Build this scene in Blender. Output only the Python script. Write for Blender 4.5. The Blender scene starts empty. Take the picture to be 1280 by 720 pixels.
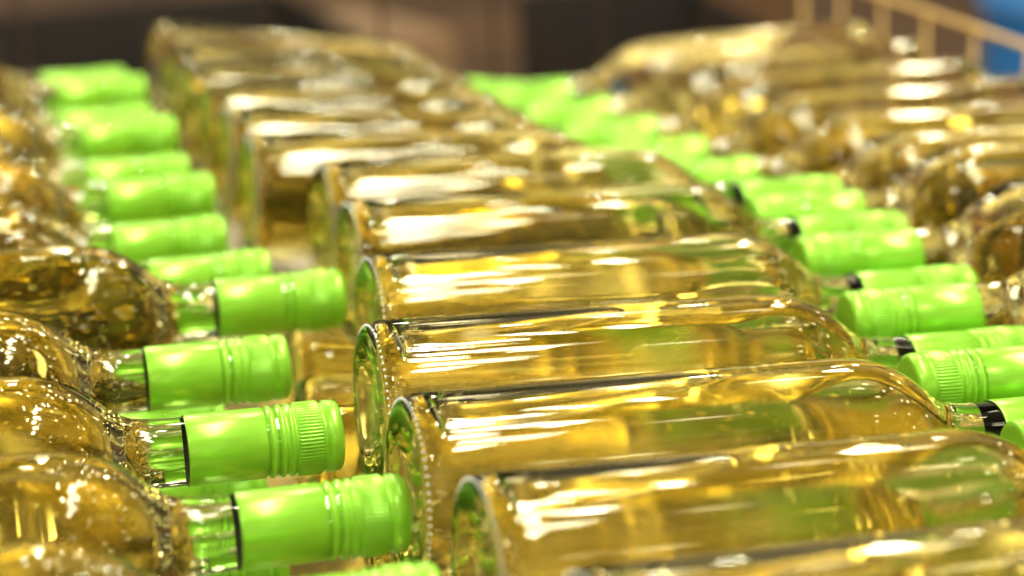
import bpy, bmesh, math, random
from mathutils import Matrix, Vector
random.seed(7)
S=bpy.context.scene
S.view_settings.view_transform='Standard'
S.view_settings.look='None'
S.view_settings.exposure=0
col=S.collection

# ---------------------------------------------------------------- materials
def mat(name):
    m=bpy.data.materials.new(name);m.use_nodes=True
    m.node_tree.nodes.clear()
    o=m.node_tree.nodes.new('ShaderNodeOutputMaterial')
    return m,m.node_tree,o
def principled(name,colr,rough=.5,metal=0,noise=0,scale=20,bump=0,coat=0,bdist=.0005,detail=4):
    m,t,o=mat(name)
    b=t.nodes.new('ShaderNodeBsdfPrincipled')
    b.inputs['Base Color'].default_value=(*colr,1);b.inputs['Roughness'].default_value=rough
    b.inputs['Metallic'].default_value=metal;b.inputs['Coat Weight'].default_value=coat
    t.links.new(b.outputs[0],o.inputs[0])
    tc=t.nodes.new('ShaderNodeTexCoord');n=t.nodes.new('ShaderNodeTexNoise')
    n.inputs['Scale'].default_value=scale;n.inputs['Detail'].default_value=detail
    t.links.new(tc.outputs['Object'],n.inputs['Vector'])
    if noise:
        r=t.nodes.new('ShaderNodeValToRGB')
        r.color_ramp.elements[0].position=.3;r.color_ramp.elements[1].position=.7
        r.color_ramp.elements[0].color=(*[c*(1-noise) for c in colr],1)
        r.color_ramp.elements[1].color=(*[min(1,c*(1+noise)) for c in colr],1)
        t.links.new(n.outputs['Fac'],r.inputs[0]);t.links.new(r.outputs[0],b.inputs['Base Color'])
    if bump:
        bp=t.nodes.new('ShaderNodeBump');bp.inputs['Strength'].default_value=bump;bp.inputs['Distance'].default_value=bdist
        t.links.new(n.outputs['Fac'],bp.inputs['Height']);t.links.new(bp.outputs[0],b.inputs['Normal'])
    return m
def glass(name,ior,tint=(1,1,1),bump=0):
    m,t,o=mat(name)
    g=t.nodes.new('ShaderNodeBsdfGlass');g.inputs['IOR'].default_value=ior;g.inputs['Roughness'].default_value=0
    g.inputs['Color'].default_value=(*tint,1)
    t.links.new(g.outputs[0],o.inputs[0])
    if bump:
        tc=t.nodes.new('ShaderNodeTexCoord');n=t.nodes.new('ShaderNodeTexNoise');n.inputs['Scale'].default_value=24;n.inputs['Detail'].default_value=0
        mp=t.nodes.new('ShaderNodeMapping');mp.inputs['Scale'].default_value=(.45,1,1)
        t.links.new(tc.outputs['Object'],mp.inputs[0]);t.links.new(mp.outputs[0],n.inputs['Vector'])
        bp=t.nodes.new('ShaderNodeBump');bp.inputs['Strength'].default_value=bump;bp.inputs['Distance'].default_value=.001
        t.links.new(n.outputs['Fac'],bp.inputs['Height']);t.links.new(bp.outputs[0],g.inputs['Normal'])
    return m
M_wine=glass('clear_glass_with_white_wine',1.40,(.976,.938,.695),bump=.12)
M_clear=glass('clear_glass',1.40,(.94,.96,.80))
M_bub=glass('air_pocket',1/1.36)
M_cap=principled('lime_green_painted_aluminium',(.275,.66,.035),.27,.3,.06,60,.15)
M_blk=principled('black_cap_edge_inner_shade',(.006,.006,.006),.5)  # black cap edge; the skirt's shaded inside is painted black with it
M_bead=principled('stippled_glass',(.8,.85,.8),.15)
M_wire=principled('galvanised_wire',(.95,.62,.20),.3,.3,.1,40)
M_reflector=principled('crumpled_gold_glint_reflector',(.80,.71,.46),.2,1,.28,12,1,bdist=.010,detail=1)  # metal of the added reflector under the stack

# ---------------------------------------------------------------- lathe
def lathe(name,prof,seg,mats,mod=None,matf=None):
    bm=bmesh.new();rings=[]
    for i,(r,x) in enumerate(prof):
        if r<1e-6: rings.append([bm.verts.new((x,0,0))]);continue
        ring=[]
        for k in range(seg):
            a=2*math.pi*k/seg;rr,xx=r,x
            if mod: rr,xx=mod(i,k,r,x)
            ring.append(bm.verts.new((xx,rr*math.cos(a),rr*math.sin(a))))
        rings.append(ring)
    for i in range(len(rings)-1):
        A,B=rings[i],rings[i+1]
        for k in range(seg):
            k2=(k+1)%seg
            if len(A)==1: f=bm.faces.new((A[0],B[k],B[k2]))
            elif len(B)==1: f=bm.faces.new((A[k],B[0],A[k2]))
            else: f=bm.faces.new((A[k],B[k],B[k2],A[k2]))
            f.smooth=True
            if matf: f.material_index=matf(i)
    bmesh.ops.recalc_face_normals(bm,faces=bm.faces)
    me=bpy.data.meshes.new(name);bm.to_mesh(me);bm.free()
    for m in mats: me.materials.append(m)
    return me
def smooth_prof(pts,n):
    out=[]
    for i in range(len(pts)-1):
        p0=pts[max(i-1,0)];p1=pts[i];p2=pts[i+1];p3=pts[min(i+2,len(pts)-1)]
        for j in range(n):
            t=j/n
            q=[.5*((2*p1[c])+(-p0[c]+p2[c])*t+(2*p0[c]-5*p1[c]+4*p2[c]-p3[c])*t*t+(-p0[c]+3*p1[c]-3*p2[c]+p3[c])*t**3) for c in (0,1)]
            out.append((max(q[0],0),q[1]))
    out.append(pts[-1]);return out
RS=.96
punt=smooth_prof([(0,.0045),(.010,.0042),(.020,.0028),(.0268,.0012),(.0305,.0004)],3)
heel=[(.0322,.0001),(.0338,.0003),(.0352,.0012),(.0363,.0029),(.0370,.0052),(.0374,.008),(.0375,.011),(.0375,.02)]
body=[(.0375,.05),(.0375,.09),(.0375,.13),(.0375,.160)]
sh=smooth_prof([(.0375,.172),(.0369,.181),(.0348,.190),(.0306,.199),(.0245,.207),(.0188,.2135),(.0156,.220),(.0144,.228)],3)
neck=[(.0142,.236),(.0142,.262),(.0138,.290),(.0124,.2945),(0,.2948)]
prof=[(r*RS,x) for r,x in punt+heel+body+sh+neck]
nb=len(punt)+3
nk=len(punt)+len(heel)+len(body)+len(sh)-3
ME_body=lathe('bottle_body',prof,128,[M_wine,M_clear],None,lambda i:1 if (i<nb or i>=nk) else 0)
bm=bmesh.new()
for k in range(72):
    a=2*math.pi*k/72
    bmesh.ops.create_icosphere(bm,subdivisions=1,radius=.0006,matrix=Matrix.Translation((.0013,.03535*RS*math.cos(a),.03535*RS*math.sin(a))))
for f_ in bm.faces: f_.smooth=True
ME_bead=bpy.data.meshes.new('stippled_bead_ring');bm.to_mesh(ME_bead);bm.free();ME_bead.materials.append(M_bead)

cp=[(.01475,.262),(.01475,.2404),(.0149,.2398),(.0153,.2399),(.0154,.2408),(.01545,.2411),(.01545,.2705),(.0145,.2711),(.0145,.2720),(.0157,.2727),(.0158,.2735),(.0153,.2743),(.0145,.2750),(.0145,.2760),
    (.0159,.2768),(.0159,.2780),(.0146,.2787),(.0146,.2797),(.0159,.2804),(.0159,.2815),(.0147,.2821),(.0147,.2829),
    (.0157,.2835),(.0157,.2838),(.0157,.2925),(.0157,.2929),(.0147,.2935),(.0147,.2945),(.0157,.2952),(.01565,.2985),(.0151,.3003),(.0142,.3011),(.0125,.3014),(0,.3014)]
kn=[23,24]
def knurl(i,k,r,x):
    r*=.92
    if i in kn: return (r+(.00032 if (k//2)%2 else -.00032)),x
    return r,x
ME_cap=lathe('screw_cap',cp,256,[M_cap,M_blk],knurl,lambda i:1 if i<3 else 0)

def bubble(tilt,x0,x1,r=.0352*RS):
    bm=bmesh.new();n=40;seg=16;rows=[]
    h1=r*.9995
    for i in range(n+1):
        x=x0+(x1-x0)*i/n
        h=h1-(x1-x)*math.tan(tilt)
        rr=r
        if i<5: rr=r-(.0035*(1-i/5.)**2)
        h=min(h,rr*.9995)
        a=math.acos(h/rr);row=[]
        for k in range(seg+1):
            b=-a+2*a*k/seg
            row.append(bm.verts.new((x,rr*math.sin(b),rr*math.cos(b))))
        low=[]
        for k in range(1,seg):
            y=rr*math.sin(a)*(1-2*k/seg)
            e=min(1,(rr*math.sin(a)-abs(y))/.003)
            low.append(bm.verts.new((x,y,h-.0002*e)))
        rows.append(row+low)
    m=len(rows[0])
    for i in range(n):
        for k in range(m):
            k2=(k+1)%m
            f=bm.faces.new((rows[i][k],rows[i][k2],rows[i+1][k2],rows[i+1][k]));f.smooth=True
    bm.faces.new(rows[0]);bm.faces.new(rows[-1][::-1])
    bmesh.ops.recalc_face_normals(bm,faces=bm.faces)
    me=bpy.data.meshes.new('air_bubble');bm.to_mesh(me);bm.free();me.materials.append(M_bub)
    return me
ME_bub=[bubble(.08,.010,.092),bubble(.08,.010,.108),bubble(.07,.010,.120)]

def bottle(mouth=None,base=None,yaw=0,tilt=0,flip=False,label='',bub=True,spin=0,beads=False):
    ang=yaw+(math.pi if flip else 0)
    R=Matrix.Rotation(ang,4,'Z')@Matrix.Rotation(tilt,4,'Y')
    ax=R@Vector((1,0,0))
    b=Vector(base) if base is not None else Vector(mouth)-ax*.3014
    e=bpy.data.objects.new('wine_bottle',None);e.empty_display_size=.03;col.objects.link(e)
    e.matrix_world=Matrix.Translation(b)@R
    e['label']=label;e['category']='wine bottle';e['group']='wine bottles stacked lying in rows'
    def part(n,me,rx=0):
        o=bpy.data.objects.new(n,me);col.objects.link(o);o.parent=e;o.rotation_euler=(rx,0,0);return o
    part('bottle_body',ME_body,spin)
    part('screw_cap',ME_cap,spin*1.7)
    if bub: part('air_bubble',random.choice(ME_bub))
    if beads: part('stippled_bead_ring',ME_bead,spin)
    return e
L1='clear white wine bottle with lime green screw cap, lying down'
L2='clear white wine bottle with green cap in the layer beneath'
rnd=lambda a:random.uniform(-a,a)
mid=[(.004,-.089,0,.052),(-.008,-.012,0,.055),(-.013,.066,0,.055),(-.008,.150,0,.06),(.011,.239,0,.06),(.021,.332,0,.055),(.023,.412,0,.06),(-.004,.491,0,.09),(-.006,.569,0,.12),(-.007,.646,0,.135),(-.010,.722,0,.145),(-.012,.796,0,.16),(-.014,.869,0,.175)]
for i,(x,y,z,t) in enumerate(mid):
    bottle(base=(x,y,z),tilt=t,yaw=rnd(.008),label=L1,spin=rnd(3),beads=i<9)
ml=[(-.020,-.012),(-.014,.062),(-.022,.142),(-.028,.227),(.014,.311),(-.010,.384),(-.022,.456),(-.018,.528),(-.024,.600),(-.022,.672),(-.030,.744),(-.026,.815),(-.034,.887)]
for i,(x,y) in enumerate(ml):
    dz=(0,0,0,0,0,-.008,-.008,-.002,-.007,.001,-.006,0,-.008)[i]
    bottle(mouth=(x,y,-.006+dz),tilt=.035-(.02 if i>4 else 0),yaw=rnd(.010),label=L1,spin=rnd(3),bub=i<6)
mr=[(.217,-.050,0,-.02),(.215,.029,0,-.02),(.211,.107,0,-.02),(.222,.189,0,-.02),(.238,.276,0,-.02),(.250,.364,-.004,-.02),(.256,.447,-.018,-.01),(.258,.527,-.026,0),(.256,.607,-.031,.005),(.250,.685,-.034,.01),(.243,.762,-.036,.02),(.236,.838,-.038,.03)]
for x,y,z,t in mr:
    bottle(mouth=(x,y,-.006+z),tilt=t,flip=True,yaw=-.09+rnd(.008),label=L1,spin=rnd(3),bub=False)
for i in range(7):
    bottle(base=(-.012+rnd(.01),-.055+.081*i,-.066),tilt=.05,yaw=rnd(.02),label=L2,spin=rnd(3),bub=False)
for i in range(11):
    bottle(mouth=(-.045+rnd(.01),.02+.081*i,-.078),tilt=.02,yaw=rnd(.02),label=L2,spin=rnd(3),bub=False)

def box(name,size,loc,m,rot=0,bev=.003):
    bm=bmesh.new();bmesh.ops.create_cube(bm,size=1)
    for v in bm.verts: v.co=Vector((v.co.x*size[0],v.co.y*size[1],v.co.z*size[2]))
    if bev: bmesh.ops.bevel(bm,geom=bm.edges[:],offset=bev,segments=2,affect='EDGES')
    me=bpy.data.meshes.new(name);bm.to_mesh(me);bm.free();me.materials.append(m)
    o=bpy.data.objects.new(name,me);col.objects.link(o);o.location=loc;o.rotation_euler=(0,0,rot);return o
o=box('added_glint_reflector',(1.0,1.3,.004),(.04,.35,-.142),M_reflector)  # reflector added to send glints up through the bottles
o['label']='crumpled gold reflector sheet added beneath the stacked bottles for glints';o['category']='sheet'

def rods(name,segs,rad,m):
    bm=bmesh.new()
    for a,b in segs:
        a=Vector(a);b=Vector(b);d=b-a
        M=Matrix.Translation((a+b)/2)@d.to_track_quat('Z','Y').to_matrix().to_4x4()
        bmesh.ops.create_cone(bm,cap_ends=True,segments=12,radius1=rad,radius2=rad,depth=d.length,matrix=M)
    for f_ in bm.faces: f_.smooth=len(f_.verts)==4
    me=bpy.data.meshes.new(name);bm.to_mesh(me);bm.free();me.materials.append(m)
    o=bpy.data.objects.new(name,me);col.objects.link(o);return o
cr=bpy.data.objects.new('wire_crate',None);col.objects.link(cr);cr.location=(.57,.5,-.146)
cr['label']='galvanised wire mesh crate holding the stacked wine bottles';cr['category']='wire crate'
X=.57
a=rods('top_rail',[((X,-.3,.012),(X,1.05,.012))],.0025,M_wire)
b=rods('side_wire_mesh',[((X,-.28+.075*i,-.146),(X,-.28+.075*i,.010)) for i in range(18)]+[((X+.004,-.3,z),(X+.004,1.05,z)) for z in (-.06,-.14)],.0015,M_wire)
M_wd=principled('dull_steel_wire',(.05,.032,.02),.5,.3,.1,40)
c_=rods('back_wire_mesh',[((-.50+.10*i,1.05,-.146),(-.50+.10*i,1.05,.16)) for i in range(11)]+[((-.52,1.054,z),(X,1.054,z)) for z in (-.14,.16)],.0022,M_wd)
for o in (a,b,c_):
    o.parent=cr;o.matrix_parent_inverse=Matrix.Translation(cr.location).inverted()

M_floor=principled('warehouse_floor',(.11,.055,.023),.85,0,.6,1.6)
f=box('floor',(20,20,.02),(0,4,-.81),M_floor,bev=0);f['kind']='structure'
M_tan=principled('tan_carton',(.27,.17,.085),.8,0,.4,6)
M_brn=principled('brown_carton',(.13,.07,.03),.8,0,.4,6)
M_dark=principled('dark_plastic',(.012,.008,.005),.7,0,.2,4)
M_blue=principled('blue_plastic',(.03,.20,.55),.4,0,.1,4)
o=box('cardboard_box',(.60,.5,.42),(-.42,3.2,-.59),M_tan,.1,.01);o['label']='tan cardboard carton standing on the warehouse floor';o['category']='box'
o=box('cardboard_box',(.20,.4,.40),(.60,3.1,-.60),M_tan,.3,.01);o['label']='small tan carton standing beside a dark storage bin';o['category']='box'
o=box('cardboard_box',(.50,.4,.40),(1.45,3.6,-.60),M_brn,-.2,.01);o['label']='brown carton standing beside a blue plastic barrel';o['category']='box'
def bin_(loc,sx,sy,h,rot,lab):
    bm=bmesh.new();bmesh.ops.create_cube(bm,size=1,matrix=Matrix.Translation((0,0,h/2))@Matrix.Diagonal((sx,sy,h,1)))
    top=[f for f in bm.faces if f.normal.z>.9]
    for v in bm.verts:
        if v.co.z<.01: v.co.x*=.85;v.co.y*=.85
    bmesh.ops.inset_region(bm,faces=top,thickness=.02)
    for v in top[0].verts: v.co.z-=h*.9
    me=bpy.data.meshes.new('storage_bin');bm.to_mesh(me);bm.free();me.materials.append(M_dark)
    o=bpy.data.objects.new('storage_bin',me);col.objects.link(o);o.location=loc;o.rotation_euler=(0,0,rot);o['label']=lab;o['category']='storage bin'
bin_((.18,2.7,-.8),.54,.5,.50,.1,'dark open plastic bin standing on the warehouse floor')
bin_((1.02,2.7,-.8),.34,.5,.46,-.1,'narrow dark plastic bin standing beside brown cartons')
bp=smooth_prof([(.20,0),(.215,.02),(.22,.15),(.235,.18),(.22,.21),(.22,.4),(.235,.43),(.22,.46),(.21,.6),(.19,.62)],3)
me=lathe('blue_barrel',[(0,0)]+bp+[(0,.62)],48,[M_blue])
o=bpy.data.objects.new('blue_barrel',me);col.objects.link(o);o.rotation_euler=(0,-math.pi/2,0);o.location=(1.92,2.6,-.8)
o['label']='blue plastic barrel standing on the warehouse floor';o['category']='barrel'

# ---------------------------------------------------------------- lights
def area(loc,target,sx,sy,e,c,spin=0):
    l=bpy.data.lights.new('lamp','AREA');l.shape='RECTANGLE';l.size=sx;l.size_y=sy;l.energy=e;l.color=c
    o=bpy.data.objects.new('overhead_light',l);col.objects.link(o);o.location=loc
    q=(Vector(target)-Vector(loc)).to_track_quat('-Z','Y').to_matrix()@Matrix.Rotation(spin,3,'Z')
    o.rotation_euler=q.to_euler();return o
W=(1,.92,.77)
R2=random.Random(3)
for i in range(7):
    x=.35+.11*i+R2.uniform(-.04,.04);y=-.1+R2.random()*1.2
    area((x,y,2.1),(x,y,0),.025+.015*R2.random(),.12+.12*R2.random(),4.5,W,R2.uniform(-.5,.5))
# overhead panels added for broad white patches on the bottles, split by gaps
for j,(y,dy,dx,ex) in enumerate(((-.82,.20,.12,0),(-.52,.22,.20,.05),(-.22,.18,.14,-.04),(.06,.16,.22,.03),(.34,.10,.12,-.03),(.58,.08,.18,.05))):
    area((.66+ex,y,2.1),(.66+ex,y,0),dx,dy,7.2,(1,.95,.84),.12*j-.2)
area((.2,3.4,1.9),(.1,.3,0),.10,.05,13,W)
area((-1.2,2.6,1.7),(.1,.3,0),.06,.12,11,W)
area((1.6,2.2,1.7),(.1,.3,0),.06,.12,11,W)
area((-.8,-.9,1.9),(.1,.3,0),.18,.18,9,(1,.96,.87))
for i in range(16):
    l=bpy.data.lights.new('spot','POINT');l.shadow_soft_size=.015;l.energy=4.6;l.color=(1,.90,.72)
    o=bpy.data.objects.new('small_lamp',l);col.objects.link(o)
    o.location=(-1.6+.22*i+rnd(.1),.4+random.random()*3,1.3+rnd(.5))
w=bpy.data.worlds.new('World');S.world=w;w.use_nodes=True
t=w.node_tree;bg=t.nodes['Background'];bg.inputs[1].default_value=1
tc=t.nodes.new('ShaderNodeTexCoord')
vo=t.nodes.new('ShaderNodeTexVoronoi');vo.inputs['Scale'].default_value=7.0
t.links.new(tc.outputs['Generated'],vo.inputs['Vector'])
lt=t.nodes.new('ShaderNodeMapRange');lt.inputs[1].default_value=.17;lt.inputs[2].default_value=.13;lt.inputs[3].default_value=0;lt.inputs[4].default_value=1
t.links.new(vo.outputs['Distance'],lt.inputs[0])
sx=t.nodes.new('ShaderNodeSeparateXYZ');t.links.new(tc.outputs['Generated'],sx.inputs[0])
up=t.nodes.new('ShaderNodeMapRange');up.inputs[1].default_value=.06;up.inputs[2].default_value=.10
t.links.new(sx.outputs['Z'],up.inputs[0])
mu=t.nodes.new('ShaderNodeMath');mu.operation='MULTIPLY';t.links.new(lt.outputs[0],mu.inputs[0]);t.links.new(up.outputs[0],mu.inputs[1])
no=t.nodes.new('ShaderNodeTexNoise');no.inputs['Scale'].default_value=3.2;no.inputs['Detail'].default_value=1.5
mp=t.nodes.new('ShaderNodeMapping');mp.inputs['Scale'].default_value=(1,1,2.0)
t.links.new(tc.outputs['Generated'],mp.inputs[0]);t.links.new(mp.outputs[0],no.inputs['Vector'])
rp=t.nodes.new('ShaderNodeValToRGB');e=rp.color_ramp.elements
e[0].position=.38;e[0].color=(.04,.034,.023,1);e[1].position=.66;e[1].color=(.92,.81,.58,1)
m_=rp.color_ramp.elements.new(.52);m_.color=(.22,.19,.13,1)
t.links.new(no.outputs['Fac'],rp.inputs[0])
mx=t.nodes.new('ShaderNodeMix');mx.data_type='RGBA'
t.links.new(mu.outputs[0],mx.inputs[0]);t.links.new(rp.outputs[0],mx.inputs[6]);mx.inputs[7].default_value=(30,26,19,1)
t.links.new(mx.outputs[2],bg.inputs[0])

# ---------------------------------------------------------------- camera
yaw,pit,rol,f=.2755,.3214,-.0334,2422.2
fw=Vector((math.sin(yaw)*math.cos(pit),math.cos(yaw)*math.cos(pit),-math.sin(pit)))
r=Vector((math.cos(yaw),-math.sin(yaw),0));u=r.cross(fw)
c,s=math.cos(rol),math.sin(rol)
r2=c*r+s*u;u2=-s*r+c*u
cam=bpy.data.cameras.new('Camera');co=bpy.data.objects.new('Camera',cam);col.objects.link(co)
m=Matrix((r2,u2,-fw)).transposed().to_4x4();m.translation=Vector((-.1491,-.5692,.2928));co.matrix_world=m
cam.sensor_width=36;cam.lens=36*f/1280;cam.clip_start=.01;cam.clip_end=100
cam.dof.use_dof=True;cam.dof.aperture_fstop=4.2
cam.dof.focus_distance=(Vector((0,.12,0))-co.location).dot(fw)
S.camera=co
